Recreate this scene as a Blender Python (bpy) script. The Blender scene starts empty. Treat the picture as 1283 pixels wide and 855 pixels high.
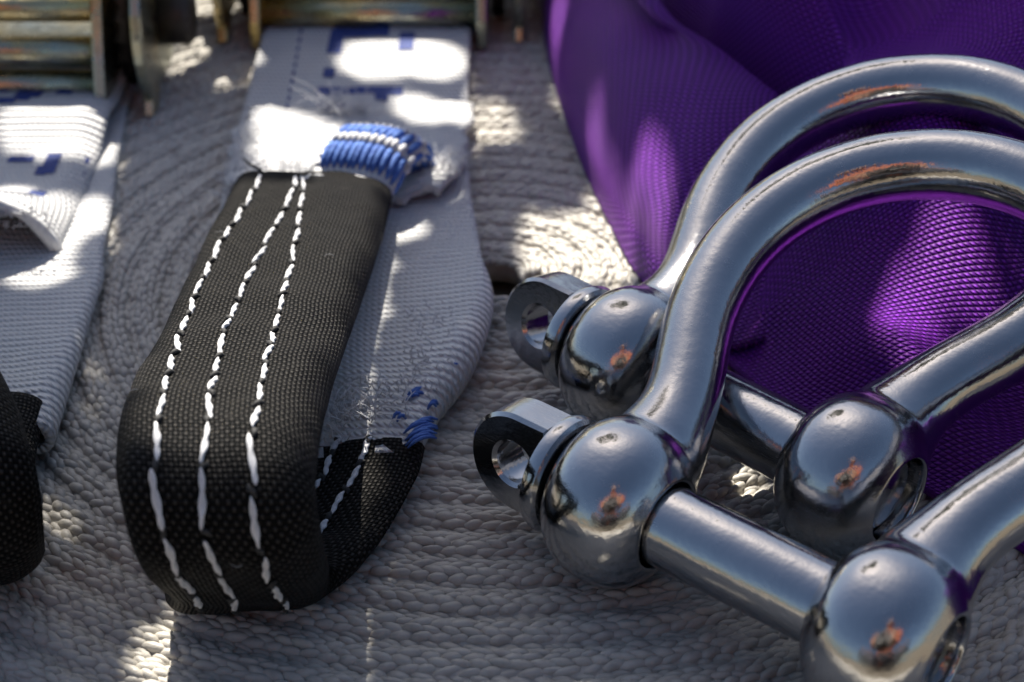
import bpy, bmesh, math, random
import numpy as np
from mathutils import Matrix, Vector, noise
random.seed(7); rng = np.random.default_rng(7)
SC = bpy.context.scene
COL = SC.collection
MM = 0.001                                   # builders work in millimetres, meshes are stored in metres

# ------------------------------------------------------------------ camera
PITCH, FPX, CAM_H, PW, PH = 0.5774, 2051.5, 157.25, 1283.0, 855.0
cam_d = bpy.data.cameras.new('camera')
cam_d.sensor_width = 36.0
cam_d.lens = FPX / PW * 36.0
cam_d.clip_start = 0.005
cam_d.clip_end = 3000.0
cam_d.dof.use_dof = True
cam_d.dof.focus_distance = 0.242
cam_d.dof.aperture_fstop = 21.0
cam_d.dof.aperture_blades = 8
cam_o = bpy.data.objects.new('camera', cam_d)
cam_o.location = (0, 0, CAM_H * MM)
cam_o.rotation_euler = (math.pi / 2 - PITCH, 0, 0)
COL.objects.link(cam_o)
SC.camera = cam_o

# ------------------------------------------------------------------ sky, sun, exposure
SUN_EL, SUN_AZ = math.radians(50), math.radians(-15)      # azimuth from +Y (behind the things) towards +X
SUN_DIR = Vector((math.sin(SUN_AZ) * math.cos(SUN_EL), math.cos(SUN_AZ) * math.cos(SUN_EL), math.sin(SUN_EL)))
world = bpy.data.worlds.new('World')
SC.world = world
world.use_nodes = True
wn = world.node_tree
sky = wn.nodes.new('ShaderNodeTexSky')
sky.sky_type = 'NISHITA'
sky.sun_disc = False
sky.sun_elevation = SUN_EL
sky.sun_rotation = SUN_AZ
sky.air_density = 1.0
sky.dust_density = 1.7
sky.ozone_density = 1.6
bg = wn.nodes['Background']
bg.inputs['Strength'].default_value = 0.050
wn.links.new(sky.outputs[0], bg.inputs['Color'])
sun_d = bpy.data.lights.new('sun', 'SUN')
sun_d.energy = 5.0
sun_d.angle = math.radians(0.2)
sun_d.color = (1.0, 0.93, 0.82)
sun_o = bpy.data.objects.new('sun', sun_d)
sun_o.rotation_euler = SUN_DIR.to_track_quat('Z', 'Y').to_euler()
sun_o.location = (0, 0.5, 1.5)
COL.objects.link(sun_o)
SC.view_settings.view_transform = 'Standard'
SC.view_settings.look = 'None'
SC.view_settings.gamma = 1.0
SC.view_settings.use_curve_mapping = False
SC.view_settings.exposure = 1.18
SC.render.engine = 'CYCLES'
SC.cycles.max_bounces = 8
SC.cycles.glossy_bounces = 5
SC.cycles.diffuse_bounces = 4
SC.cycles.caustics_reflective = False
SC.cycles.caustics_refractive = False

# ------------------------------------------------------------------ helpers
CP, SP = math.cos(PITCH), math.sin(PITCH)
def tan_dn(py): return math.tan(PITCH + math.atan((py - PH / 2) / FPX))
def atY(px, py, Y):
    """point seen at photo pixel (px, py) standing Y mm in front of the lens foot"""
    z = CAM_H - Y * tan_dn(py)
    zc = Y * CP + (CAM_H - z) * SP
    return np.array([(px - PW / 2) / FPX * zc, Y, z])
def atZ(px, py, z):
    return atY(px, py, (CAM_H - z) / tan_dn(py))
def tag(o, label=None, cat=None, group=None, kind=None):
    if label: o['label'] = label
    if cat: o['category'] = cat
    if group: o['group'] = group
    if kind: o['kind'] = kind
    return o
def empty(name, loc=(0, 0, 0), rot=None):
    o = bpy.data.objects.new(name, None)
    o.empty_display_size = 0.01
    m = Matrix.Translation(Vector(loc) * MM)
    if rot is not None: m = m @ rot.to_4x4()
    o.matrix_world = m
    COL.objects.link(o)
    o['_w'] = 1
    return o
WORLD = {}
def mesh_data(name, v, f, mat, uv=None, smooth=True):
    me = bpy.data.meshes.new(name)
    v = np.asarray(v, float) * MM
    me.from_pydata(v.tolist(), [], [tuple(int(i) for i in q) for q in f])
    if uv is not None:
        lay = me.uv_layers.new(name='UVMap')
        idx = np.zeros(len(me.loops), dtype=np.int32)
        me.loops.foreach_get('vertex_index', idx)
        lay.data.foreach_set('uv', np.asarray(uv, np.float32)[idx].ravel())
    if smooth:
        me.polygons.foreach_set('use_smooth', [True] * len(me.polygons))
    me.materials.append(mat)
    me.update()
    return me
def link(name, me, parent=None, mw=None):
    """link a mesh; mw = its matrix in parent space (default identity)"""
    o = bpy.data.objects.new(name, me)
    COL.objects.link(o)
    if parent is not None: o.parent = parent
    if mw is not None: o.matrix_local = mw
    return o
def part(name, v, f, mat, parent=None, org=(0, 0, 0), uv=None, smooth=True):
    """mesh given in world mm, stored relative to org (the root's location)"""
    v = np.asarray(v, float) - np.asarray(org, float)
    me = mesh_data(name, v, f, mat, uv, smooth)
    if len(v) < 40000 and name not in ('printed_mark', 'shade_leaves'):
        bm = bmesh.new(); bm.from_mesh(me); bmesh.ops.recalc_face_normals(bm, faces=bm.faces); bm.to_mesh(me); bm.free()
    return link(name, me, parent)
def grid_faces(n, m, wrap_m=False, off=0):
    F = []
    for i in range(n - 1):
        for j in range(m if wrap_m else m - 1):
            a = off + i * m + j; b = off + i * m + (j + 1) % m
            F.append((a, b, b + m, a + m))
    return F
def sheet(P, th):
    """P (n,m,3) -> closed slab of thickness th; returns verts, faces, uv(mm)"""
    P = np.asarray(P, float); n, m, _ = P.shape
    du = np.gradient(P, axis=0); dv = np.gradient(P, axis=1)
    N = np.cross(dv, du); N /= np.linalg.norm(N, axis=2, keepdims=True) + 1e-9
    if N[..., 2].mean() < 0: N = -N
    su = np.concatenate([np.zeros((1, m)), np.cumsum(np.linalg.norm(np.diff(P, axis=0), axis=2), axis=0)], 0)
    sv = np.concatenate([np.zeros((n, 1)), np.cumsum(np.linalg.norm(np.diff(P, axis=1), axis=2), axis=1)], 1)
    su = np.repeat(su.mean(1, keepdims=True), m, 1)
    uv1 = np.stack([sv, su], -1).reshape(-1, 2)
    A = (P + N * th / 2).reshape(-1, 3); B = (P - N * th / 2).reshape(-1, 3)
    F = grid_faces(n, m); k = n * m
    FB = [tuple(reversed([i + k for i in q])) for q in F]
    ring = [(0, j) for j in range(m)] + [(i, m - 1) for i in range(1, n)] + [(n - 1, j) for j in range(m - 2, -1, -1)] + [(i, 0) for i in range(n - 2, 0, -1)]
    ids = [i * m + j for i, j in ring]
    S = [(ids[q], ids[q - 1], ids[q - 1] + k, ids[q] + k) for q in range(len(ids))]
    return np.vstack([A, B]), F + FB + S, np.vstack([uv1, uv1])
def lathe(profile, seg=48, axis='x'):
    """profile [(x, r)] round the x axis; ends with r = 0 are closed"""
    V, F = [], []
    n = len(profile)
    a = np.linspace(0, 2 * math.pi, seg, endpoint=False)
    for x, r in profile:
        for t in a: V.append((x, r * math.cos(t), r * math.sin(t)))
    F = grid_faces(n, seg, True)
    for k, rev in ((0, False), (n - 1, True)):
        if profile[k][1] > 1e-6:
            q = [k * seg + j for j in range(seg)]
            F.append(tuple(q if rev else reversed(q)))
    return np.array(V), F
def tube(path, rad, seg=10, caps=True):
    path = np.asarray(path, float); n = len(path)
    rad = np.broadcast_to(rad, (n,))
    T = np.gradient(path, axis=0); T /= np.linalg.norm(T, axis=1, keepdims=True) + 1e-9
    ref = np.array([0.0, 0, 1]) if abs(T[0][2]) < .9 else np.array([1.0, 0, 0])
    V = []
    u = np.cross(T[0], ref); u /= np.linalg.norm(u)
    for i in range(n):
        u = u - T[i] * np.dot(u, T[i]); u /= np.linalg.norm(u) + 1e-9
        w = np.cross(T[i], u)
        for k in range(seg):
            a = 2 * math.pi * k / seg
            V.append(path[i] + rad[i] * (math.cos(a) * u + math.sin(a) * w))
    F = grid_faces(n, seg, True)
    if caps:
        F.append(tuple(reversed(range(seg)))); F.append(tuple((n - 1) * seg + k for k in range(seg)))
    return np.array(V), F
def join(*vf):
    V, F, o = [], [], 0
    for v, f in vf:
        V.append(np.asarray(v, float)); F += [tuple(i + o for i in q) for q in f]; o += len(v)
    return np.vstack(V), F
def spline(ts, xs, t):
    """smooth (Catmull-Rom) interpolation of rows xs at ts"""
    ts = np.asarray(ts, float); xs = np.asarray(xs, float); t = np.atleast_1d(np.asarray(t, float))
    one = xs.ndim == 1
    if one: xs = xs[:, None]
    d = np.gradient(xs, ts, axis=0)
    i = np.clip(np.searchsorted(ts, t) - 1, 0, len(ts) - 2)
    h = (ts[i + 1] - ts[i])[:, None]; s = ((t - ts[i])[:, None]) / h
    r = (2 * s**3 - 3 * s**2 + 1) * xs[i] + (s**3 - 2 * s**2 + s) * h * d[i] + (-2 * s**3 + 3 * s**2) * xs[i + 1] + (s**3 - s**2) * h * d[i + 1]
    return r[:, 0] if one else r
def nz(x, y, z, s, seed=0): return noise.noise(Vector((x / s + seed * 7.3, y / s - seed * 3.1, z / s + seed)))

# ------------------------------------------------------------------ materials
class NT:
    """tiny node-graph writer"""
    def __init__(s, name):
        s.m = bpy.data.materials.new(name); s.m.use_nodes = True
        s.t = s.m.node_tree; s.b = s.t.nodes['Principled BSDF']
    def n(s, kind, **kw):
        nd = s.t.nodes.new(kind)
        for k, v in kw.items(): setattr(nd, k, v)
        return nd
    def put(s, sock, v):
        if isinstance(v, bpy.types.NodeSocket): s.t.links.new(v, sock)
        else: sock.default_value = v
    def math(s, op, a, b=0.0, c=None):
        nd = s.n('ShaderNodeMath', operation=op)
        s.put(nd.inputs[0], a); s.put(nd.inputs[1], b)
        if c is not None: s.put(nd.inputs[2], c)
        return nd.outputs[0]
    def uv(s):
        sep = s.n('ShaderNodeSeparateXYZ')
        s.t.links.new(s.n('ShaderNodeUVMap', uv_map='UVMap').outputs[0], sep.inputs[0])
        return sep.outputs[0], sep.outputs[1]
    def obj(s): return s.n('ShaderNodeTexCoord').outputs['Object']
    def noise(s, vec, scale, detail=3, rough=.55):
        nd = s.n('ShaderNodeTexNoise'); s.put(nd.inputs['Vector'], vec)
        nd.inputs['Scale'].default_value = scale; nd.inputs['Detail'].default_value = detail; nd.inputs['Roughness'].default_value = rough
        return nd.outputs['Fac']
    def mix(s, fac, a, b, mode='MIX'):
        nd = s.n('ShaderNodeMix', data_type='RGBA', blend_type=mode)
        s.put(nd.inputs['Factor'], fac); s.put(nd.inputs['A'], a); s.put(nd.inputs['B'], b)
        return nd.outputs['Result']
    def ramp(s, fac, lo, hi, a=0.0, b=1.0):
        nd = s.n('ShaderNodeMapRange'); s.put(nd.inputs[0], fac)
        for k, v in zip((1, 2, 3, 4), (lo, hi, a, b)): nd.inputs[k].default_value = v
        return nd.outputs[0]
    def bump(s, h, dist, strength=1.0, normal=None):
        nd = s.n('ShaderNodeBump'); s.put(nd.inputs['Height'], h)
        nd.inputs['Distance'].default_value = dist; nd.inputs['Strength'].default_value = strength
        if normal is not None: s.put(nd.inputs['Normal'], normal)
        return nd.outputs[0]
    def set(s, **kw):
        for k, v in kw.items(): s.put(s.b.inputs[k.replace('_', ' ')], v)
        return s.m
def rgb(r, g, b): return (r, g, b, 1.0)

def weave(nt, pu, pv, warp=0.12, wscale=1 / 6.0):
    """plain weave height 0..1 on a UV in mm; pu, pv = thread pitch"""
    u, v = nt.uv()
    comb = nt.n('ShaderNodeCombineXYZ'); nt.put(comb.inputs[0], u); nt.put(comb.inputs[1], v)
    w = nt.math('MULTIPLY', nt.math('SUBTRACT', nt.noise(comb.outputs[0], wscale, 2), .5), warp * 8)
    u2 = nt.math('ADD', u, w); v2 = nt.math('ADD', v, nt.math('MULTIPLY', w, -.7))
    su = nt.math('SINE', nt.math('MULTIPLY', u2, math.pi / pu)); sv = nt.math('SINE', nt.math('MULTIPLY', v2, math.pi / pv))
    p = nt.math('MULTIPLY', su, sv)
    up = nt.math('POWER', nt.math('MAXIMUM', p, 0.0), .6); dn = nt.math('POWER', nt.math('MAXIMUM', nt.math('MULTIPLY', p, -1.0), 0.0), .6)
    return nt.math('ADD', up, nt.math('MULTIPLY', dn, .40)), p, comb.outputs[0]

def mat_black_canvas():
    t = NT('black_canvas')
    h, p, c = weave(t, .66, .86, .03)
    big = t.noise(c, .12, 3)
    over = t.ramp(p, -.4, .4)
    col = t.mix(t.ramp(h, .25, .95), rgb(.003, .003, .003), t.mix(over, rgb(.014, .013, .0125), rgb(.054, .051, .048)))  # gaps between threads blackened: occlusion shade put into the colour
    col = t.mix(t.ramp(t.noise(c, .35, 4), .55, .75, 0, .4), col, rgb(.04, .037, .034))
    t.set(Base_Color=col, Roughness=t.ramp(big, .3, .7, .42, .6), Sheen_Weight=.0, Sheen_Roughness=.4,
          Normal=t.bump(h, .00055, 1.0))
    t.b.inputs['Specular IOR Level'].default_value = .07
    t.b.inputs['Sheen Tint'].default_value = rgb(.8, .78, .75)
    return t.m
def mat_webbing():
    t = NT('white_webbing')
    u, v = t.uv()
    # ribs across the width with dashes that lean along the row
    row = t.math('SINE', t.math('MULTIPLY', v, 2 * math.pi / 2.0))
    dash = t.math('SINE', t.math('ADD', t.math('MULTIPLY', u, 2 * math.pi / 1.15), t.math('MULTIPLY', v, 2.2)))
    h = t.math('ADD', t.math('MULTIPLY', row, .6), t.math('MULTIPLY', t.math('MULTIPLY', dash, t.math('ADD', row, 1.0)), .28))
    comb = t.n('ShaderNodeCombineXYZ'); t.put(comb.inputs[0], u); t.put(comb.inputs[1], v)
    n1 = t.noise(comb.outputs[0], .08, 4); n2 = t.noise(comb.outputs[0], 2.2, 3)
    col = t.mix(t.ramp(n1, .35, .7), rgb(.71, .715, .72), rgb(.78, .78, .77))
    col = t.mix(t.ramp(n2, .55, .8, 0, .35), col, rgb(.52, .52, .52))
    col = t.mix(t.ramp(h, -.6, .1, .45, 0), col, rgb(.40, .41, .43))
    t.set(Base_Color=col, Roughness=.55, Normal=t.bump(h, .00050, 1.0))
    t.b.inputs['Subsurface Weight'].default_value = .08
    t.b.inputs['Subsurface Radius'].default_value = (.001, .001, .001)
    return t.m
def mat_thread(name, c0, c1):
    t = NT(name)
    n = t.noise(t.obj(), 900, 3)
    t.set(Base_Color=t.mix(t.ramp(n, .3, .7), c0, c1), Roughness=.75, Normal=t.bump(n, .00025, .7))
    return t.m
def mat_mat_cord():
    t = NT('braided_cord')
    o = t.obj()
    n1 = t.noise(o, 14, 4); n2 = t.noise(o, 420, 2); n3 = t.noise(o, 2600, 2)
    col = t.mix(t.ramp(n1, .35, .65), rgb(.47, .45, .40), rgb(.58, .555, .50))
    col = t.mix(t.ramp(n2, .42, .7, 0, .65), col, rgb(.37, .345, .31))
    t.set(Base_Color=col, Roughness=t.ramp(n2, .3, .7, .38, .6), Normal=t.bump(n3, .00012, .5))
    return t.m
def mat_steel():
    t = NT('polished_steel')
    o = t.obj()
    n1 = t.noise(o, 130, 3); n2 = t.noise(o, 1500, 3); n3 = t.noise(o, 30, 4)
    st = t.n('ShaderNodeMapping'); t.put(st.inputs[0], o); st.inputs['Scale'].default_value = (1, 14, 14)
    scr = t.noise(st.outputs[0], 260, 3)
    st2 = t.n('ShaderNodeMapping'); t.put(st2.inputs[0], o); st2.inputs['Rotation'].default_value = (.5, .9, .4); st2.inputs['Scale'].default_value = (.6, 22, 22)
    sc2 = t.noise(st2.outputs[0], 150, 2)
    line = t.math('MULTIPLY', t.ramp(t.math('ABSOLUTE', t.math('SUBTRACT', sc2, .5)), 0, .012, 1, 0), t.ramp(n1, .45, .6))
    rough = t.math('ADD', t.ramp(n1, .3, .7, .10, .16), t.math('ADD', t.math('ADD', t.ramp(scr, .6, .8, 0, .09), t.math('MULTIPLY', line, .22)), t.ramp(n3, .5, .72, 0, .12)))
    col = t.mix(t.ramp(n3, .55, .8, 0, .6), rgb(.47, .47, .475), rgb(.25, .252, .255))
    nb = t.bump(n1, .00040, .45)
    t.set(Base_Color=col, Metallic=1.0, Roughness=rough, Normal=t.bump(n2, .00004, .7, nb))
    return t.m
def mat_zinc():
    t = NT('yellow_zinc_plate')
    o = t.obj()
    n1 = t.noise(o, 45, 4); n2 = t.noise(o, 600, 3)
    col = t.mix(t.ramp(n1, .38, .62), rgb(.66, .49, .20), rgb(.42, .44, .36))
    col = t.mix(t.ramp(n2, .55, .8, 0, .35), col, rgb(.18, .14, .09))
    t.set(Base_Color=col, Metallic=1.0, Roughness=t.ramp(n2, .3, .7, .22, .4), Normal=t.bump(n2, .0001, .3))
    return t.m
def mat_dark_steel():
    t = NT('dark_oiled_steel')
    n = t.noise(t.obj(), 300, 3)
    t.set(Base_Color=t.mix(n, rgb(.03, .027, .025), rgb(.10, .085, .07)), Metallic=.8, Roughness=t.ramp(n, .3, .7, .4, .6))
    return t.m
def mat_purple():
    t = NT('purple_polyester')
    h, p, c = weave(t, .92, .92, .02, .04)
    n = t.noise(c, .02, 3)
    over = t.ramp(p, -.3, .3)
    col = t.mix(t.ramp(h, .2, .9), rgb(.075, .008, .19), t.mix(over, rgb(.145, .018, .37), rgb(.27, .040, .62)))
    col = t.mix(t.ramp(n, .35, .7, 0, .5), col, rgb(.26, .028, .46))
    t.set(Base_Color=col, Roughness=.48, Normal=t.bump(h, .00085, 1.0))
    t.b.inputs['Specular IOR Level'].default_value = .28
    t.b.inputs['Specular Tint'].default_value = rgb(.85, .35, 1.0)
    return t.m
def mat_plain(name, c, rough=.8, var=.25, scale=60):
    t = NT(name)
    n = t.noise(t.obj(), scale, 4)
    d = tuple(x * (1 - var) for x in c); e = tuple(min(1, x * (1 + var)) for x in c)
    t.set(Base_Color=t.mix(n, rgb(*d), rgb(*e)), Roughness=rough)
    return t.m
M_CANVAS, M_WEB, M_CORD, M_STEEL, M_ZINC, M_DARK, M_PURPLE = mat_black_canvas(), mat_webbing(), mat_mat_cord(), mat_steel(), mat_zinc(), mat_dark_steel(), mat_purple()
M_WTHREAD = mat_thread('white_thread', rgb(.52, .53, .55), rgb(.72, .72, .73))
M_KTHREAD = mat_thread('black_thread', rgb(.012, .012, .012), rgb(.05, .05, .05))
M_WEBPLAIN = mat_thread('white_yarn', rgb(.60, .60, .60), rgb(.74, .74, .73))
M_BTHREAD = mat_thread('blue_thread', rgb(.035, .10, .38), rgb(.10, .22, .58))
M_INK = mat_thread('blue_ink', rgb(.012, .028, .16), rgb(.04, .08, .30))
M_GROUND = mat_plain('dry_ground', (.15, .125, .09), .95, .35, 3)
M_LEAF = mat_plain('leaf', (.05, .09, .025), .6, .3, 30)
M_BARK = mat_plain('bark', (.10, .07, .05), .9, .3, 60)

# ------------------------------------------------------------------ ground and the coiled mat
me = mesh_data('ground', [(-2e6, -2e6, -9), (2e6, -2e6, -9), (2e6, 2e6, -9), (-2e6, 2e6, -9)], [(0, 1, 2, 3)], M_GROUND)
tag(link('ground', me), kind='structure')

MAT_C = atZ(627, 334, 0)[:2]
PITCH_C, R0, R1, STEP = 6.2, 6.8, 203.0, 2.7
def lobe_template(seg, rings):
    V = [(0, 0, 1.0)]
    for r in range(1, rings + 1):
        a = (math.pi * .5 + .25) * r / rings
        for k in range(seg):
            b = 2 * math.pi * k / seg
            V.append((math.sin(a) * math.cos(b), math.sin(a) * math.sin(b), math.cos(a)))
    F3 = [(0, 1 + k, 1 + (k + 1) % seg) for k in range(seg)]
    F4 = []
    for r in range(rings - 1):
        for k in range(seg):
            a = 1 + r * seg + k; b = 1 + r * seg + (k + 1) % seg
            F4.append((a, a + seg, b + seg, b))
    return np.array(V), F3, F4
def build_mat():
    root = tag(empty('braided_mat', (MAT_C[0], MAT_C[1], -8)), 'pale beige round mat of coiled braided cord under everything', 'mat')
    org = np.array([MAT_C[0], MAT_C[1], -8.0])
    turns = int((R1 - R0) / PITCH_C)
    for k in range(turns):
        th0 = 2 * math.pi * k
        rmid = R0 + PITCH_C * (k + .5)
        nst = max(8, int(round(2 * math.pi * rmid / STEP)))
        T, F3, F4 = lobe_template(7, 3) if rmid < 125 else lobe_template(6, 2)
        Vs, nT = [], len(T)
        cnt = 0
        F = []
        for row in range(6):
            off = (row - 2.5) * 1.05
            q = np.arange(nst)
            th = th0 + (q + (.5 if row % 2 else 0) + rng.normal(0, .07, nst)) / nst * 2 * math.pi
            rr = R0 + PITCH_C * th / (2 * math.pi) + off + rng.normal(0, .10, nst)
            crown = -.33 * off ** 2 / 1.9
            z = -.95 + crown + rng.normal(0, .13, nst) + .25 * np.array([nz(a, row, k, .6) for a in th])
            ln = 2.15 * (1 + rng.normal(0, .12, nst)); wd = .80 * (1 + rng.normal(0, .13, nst)); ht = .88 * (1 + rng.normal(0, .1, nst))
            tilt = (.17 if row % 2 else -.17) + rng.normal(0, .08, nst)
            lean = off * -.30
            x = T[:, 0][None] * ln[:, None]; y = T[:, 1][None] * wd[:, None]; zz = T[:, 2][None] * ht[:, None]
            # ends of a strand dive under their neighbours
            zz = zz - .26 * (T[:, 0][None] ** 2) * ht[:, None]
            ca, sa = np.cos(tilt)[:, None], np.sin(tilt)[:, None]
            lx = x * ca - y * sa; ly = x * sa + y * ca
            lz = zz + ly * lean * -0.0 + z[:, None]
            rad = rr[:, None] + ly
            ang = th[:, None] + lx / rr[:, None]
            X = MAT_C[0] + rad * np.cos(ang); Y = MAT_C[1] + rad * np.sin(ang)
            P = np.stack([X, Y, np.broadcast_to(lz, X.shape)], -1).reshape(-1, 3)
            Vs.append(P)
            for i in range(nst):
                o = cnt + i * nT
                F += [(o + a, o + b, o + c) for a, b, c in F3] + [(o + a, o + b, o + c, o + d) for a, b, c, d in F4]
            cnt += nst * nT
        # core of the cord under the strands
        ns = nst
        th = th0 + np.linspace(0, 2 * math.pi, ns + 1)
        r0 = R0 + PITCH_C * th / (2 * math.pi)
        prof = [(-3.0, -2.1), (-1.6, -1.15), (0, -.75), (1.6, -1.15), (3.0, -2.1), (3.0, -6.5), (0, -7.6), (-3.0, -6.5)]
        C = np.array([[(MAT_C[0] + (r + a) * math.cos(t), MAT_C[1] + (r + a) * math.sin(t), b) for a, b in prof] for r, t in zip(r0, th)]).reshape(-1, 3)
        F += grid_faces(ns + 1, len(prof), True, cnt)
        Vs.append(C)
        part('cord_coil', np.vstack(Vs), F, M_CORD, root, org)
    return root
build_mat()

# ------------------------------------------------------------------ bow shackles
E_, RB, YC, AL, ROD, PIN, EAR = 42.02, 30.46, 45.07, .0643, 5.5, 5.9, 12.2
def bow_path():
    a = np.array([E_ / 2, 7.]); b = np.array([RB * math.cos(AL), YC - RB * math.sin(AL)])
    tb = np.array([math.sin(AL), math.cos(AL)]); k = np.linalg.norm(b - a) * .45
    t = np.linspace(0, 1, 22)[:, None]
    bz = (1 - t)**3 * a + 3 * (1 - t)**2 * t * (a + np.array([0, k])) + 3 * (1 - t) * t * t * (b - k * tb) + t**3 * b
    ang = np.linspace(-AL, math.pi / 2, 36)[1:]
    arc = np.stack([RB * np.cos(ang), YC + RB * np.sin(ang)], -1)
    R = np.vstack([bz, arc]); L = R[::-1][1:] * [-1, 1]
    P = np.vstack([R, L])
    return np.column_stack([P, np.zeros(len(P))])
def shackle_meshes():
    path = bow_path()
    d = np.minimum(path[:, 1] - 7, 60)
    rad = ROD + 2.2 * np.exp(-((path[:, 1] - 7) / 7.0) ** 2)
    parts = [tube(path, rad, 40)]
    hw = 8.6
    for s in (-1, 1):
        prof = []
        a = np.linspace(-1, 1, 33)
        for q in a:
            x = hw * np.sign(q) * abs(q) ** .8
            r = EAR * max(0, 1 - abs(x / 9.35) ** 2.5) ** (1 / 2.3)
            prof.append((x, max(r, 7.0)))
        ring = prof + [(hw, 6.35), (-hw, 6.35)]
        V, F = [], []
        seg = 64
        for x, r in ring:
            for t in np.linspace(0, 2 * math.pi, seg, endpoint=False):
                V.append((x, r * math.cos(t), r * math.sin(t)))
        n = len(ring)
        for i in range(n):
            for j in range(seg):
                A = i * seg + j; B = i * seg + (j + 1) % seg; C = ((i + 1) % n) * seg + (j + 1) % seg; D = ((i + 1) % n) * seg + j
                F.append((A, B, C, D))
        V = np.array(V); V[:, 0] += s * E_ / 2
        parts.append((V, F))
    v, f = join(*parts)
    me = mesh_data('bow_raw', v, f, M_STEEL)
    bm = bmesh.new(); bm.from_mesh(me); bmesh.ops.recalc_face_normals(bm, faces=bm.faces); bm.to_mesh(me); bm.free()
    tmp = link('bow_tmp', me)
    r = tmp.modifiers.new('r', 'REMESH'); r.mode = 'VOXEL'; r.voxel_size = .42 * MM; r.use_smooth_shade = True
    s = tmp.modifiers.new('s', 'SMOOTH'); s.factor = .5; s.iterations = 24
    dg = bpy.context.evaluated_depsgraph_get()
    bow = bpy.data.meshes.new_from_object(tmp.evaluated_get(dg))
    bow.name = 'bow'
    bpy.data.objects.remove(tmp)
    bow.polygons.foreach_set('use_smooth', [True] * len(bow.polygons))
    if not bow.materials: bow.materials.append(M_STEEL)
    # pin
    L, R = -E_ / 2, E_ / 2
    c = .5
    v, f = lathe([(L - 9.4, 0), (L - 9.4, PIN), (R + hw - 3.2, PIN), (R + hw - 2.6, PIN - .5), (R + hw - 2.4, PIN - 1.2), (R + hw - 2.4, 0)], 56)
    pin = mesh_data('pin', v, f, M_STEEL)
    # collar of the pin, two rounded steps
    prof = [(L - 8.5, 5.0), (L - 8.5, 8.3), (L - 9.0, 8.9), (L - 10.0, 9.1), (L - 11.0, 8.8), (L - 11.5, 8.1), (L - 11.9, 7.2), (L - 12.6, 6.3), (L - 13.0, 4.0), (L - 13.0, 0)]
    v, f = lathe(prof, 56)
    collar = mesh_data('collar', v, f, M_STEEL)
    # flat eye: ring plate in the local x/y plane, rotated round the pin later
    hx, ro, ri, th = L - 16.9, 8.0, 3.3, 3.3
    N = 64; V, F = [], []
    rings = []
    for k in range(N):
        a = 2 * math.pi * k / N
        dx, dy = math.cos(a), math.sin(a)
        # outer outline: round nose, straight cheeks running into the collar
        r = ro
        if dx > 0: r = min(ro / max(abs(dy), 1e-3), 5.6 / max(dx, 1e-3))
        rings.append((dx, dy, r))
    e = .55
    lay = [(ri + e, th), (None, th, e), (None, th - e, 0), (None, -th + e, 0), (None, -th, e), (ri + e, -th), (ri, -th + e), (ri, th - e)]
    for l in lay:
        for dx, dy, r in rings:
            q = l[0] if l[0] is not None else r - l[2]
            V.append((hx + q * dx, q * dy, l[1]))
    n = len(lay)
    for i in range(n):
        for j in range(N):
            F.append((i * N + j, i * N + (j + 1) % N, ((i + 1) % n) * N + (j + 1) % N, ((i + 1) % n) * N + j))
    eye = mesh_data('eye_tab', V, F, M_STEEL)
    for m_ in (pin, collar, eye):
        bm = bmesh.new(); bm.from_mesh(m_); bmesh.ops.recalc_face_normals(bm, faces=bm.faces)
        for ed in bm.edges:
            if len(ed.link_faces) == 2 and ed.calc_face_angle(0) > math.radians(34): ed.smooth = False
        bm.to_mesh(m_); bm.free()
    return bow, pin, collar, eye
SH = shackle_meshes()
def shackle(X, Y, yaw, phi, label, eye_rot):
    p = Vector((math.cos(yaw), math.sin(yaw), 0)); n = Vector((-math.sin(yaw), math.cos(yaw), 0))
    d = n * math.cos(phi) + Vector((0, 0, 1)) * math.sin(phi)
    w = p.cross(d)
    rot = Matrix((p, d, w)).transposed()
    root = tag(empty('bow_shackle', (X, Y, 12.5), rot), label, 'shackle', 'bow shackles beside the purple sling')
    link('bow', SH[0], root)
    pin = link('pin', SH[1], root)
    link('collar', SH[2], pin)
    link('eye_tab', SH[3], pin, Matrix.Rotation(eye_rot, 4, 'X'))
    return root
shackle(31.25, 167.3, -.694, .4209, 'nearer polished steel bow shackle, its bow lying over the other shackle', math.radians(60))
shackle(33.72, 201.4, -.7729, .4044, 'farther polished steel bow shackle, partly hidden behind the nearer shackle', math.radians(54))

# ------------------------------------------------------------------ webbing straps with black loops
# outer face of the near loop: (photo y, Y mm, left px, right px)
ST = [(214, 283, 293, 491), (235, 274, 283, 487), (300, 249, 249, 468), (350, 230, 224, 450), (400, 211, 200, 431), (450, 192.5, 170, 414), (500, 176, 149, 401),
      (540, 166.5, 142, 395), (580, 160.5, 140, 391), (620, 157, 143, 391), (660, 155.3, 150, 393), (695, 155, 160, 397), (722, 156.5, 172, 402), (742, 159.2, 186, 406), (756, 163.5, 205, 410)]
def loop_stations():
    L, R = [], []
    for y, Y, a, b in ST:
        L.append(atY(a, y, Y)); R.append(atY(b, y, Y))
    # underside lying on the mat, then the lower arm runs back to the right
    for Y, xl, xr, z in ((171, -48.5, -25.0, .6), (180, -46.5, -20.5, .1), (190, -44.5, -16.8, .1), (199, -42, -14.4, .1), (206, -41, -13.6, .1)):
        L.append(np.array([xl, Y, z])); R.append(np.array([xr, Y, z]))
    return np.array(L), np.array(R)
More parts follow.
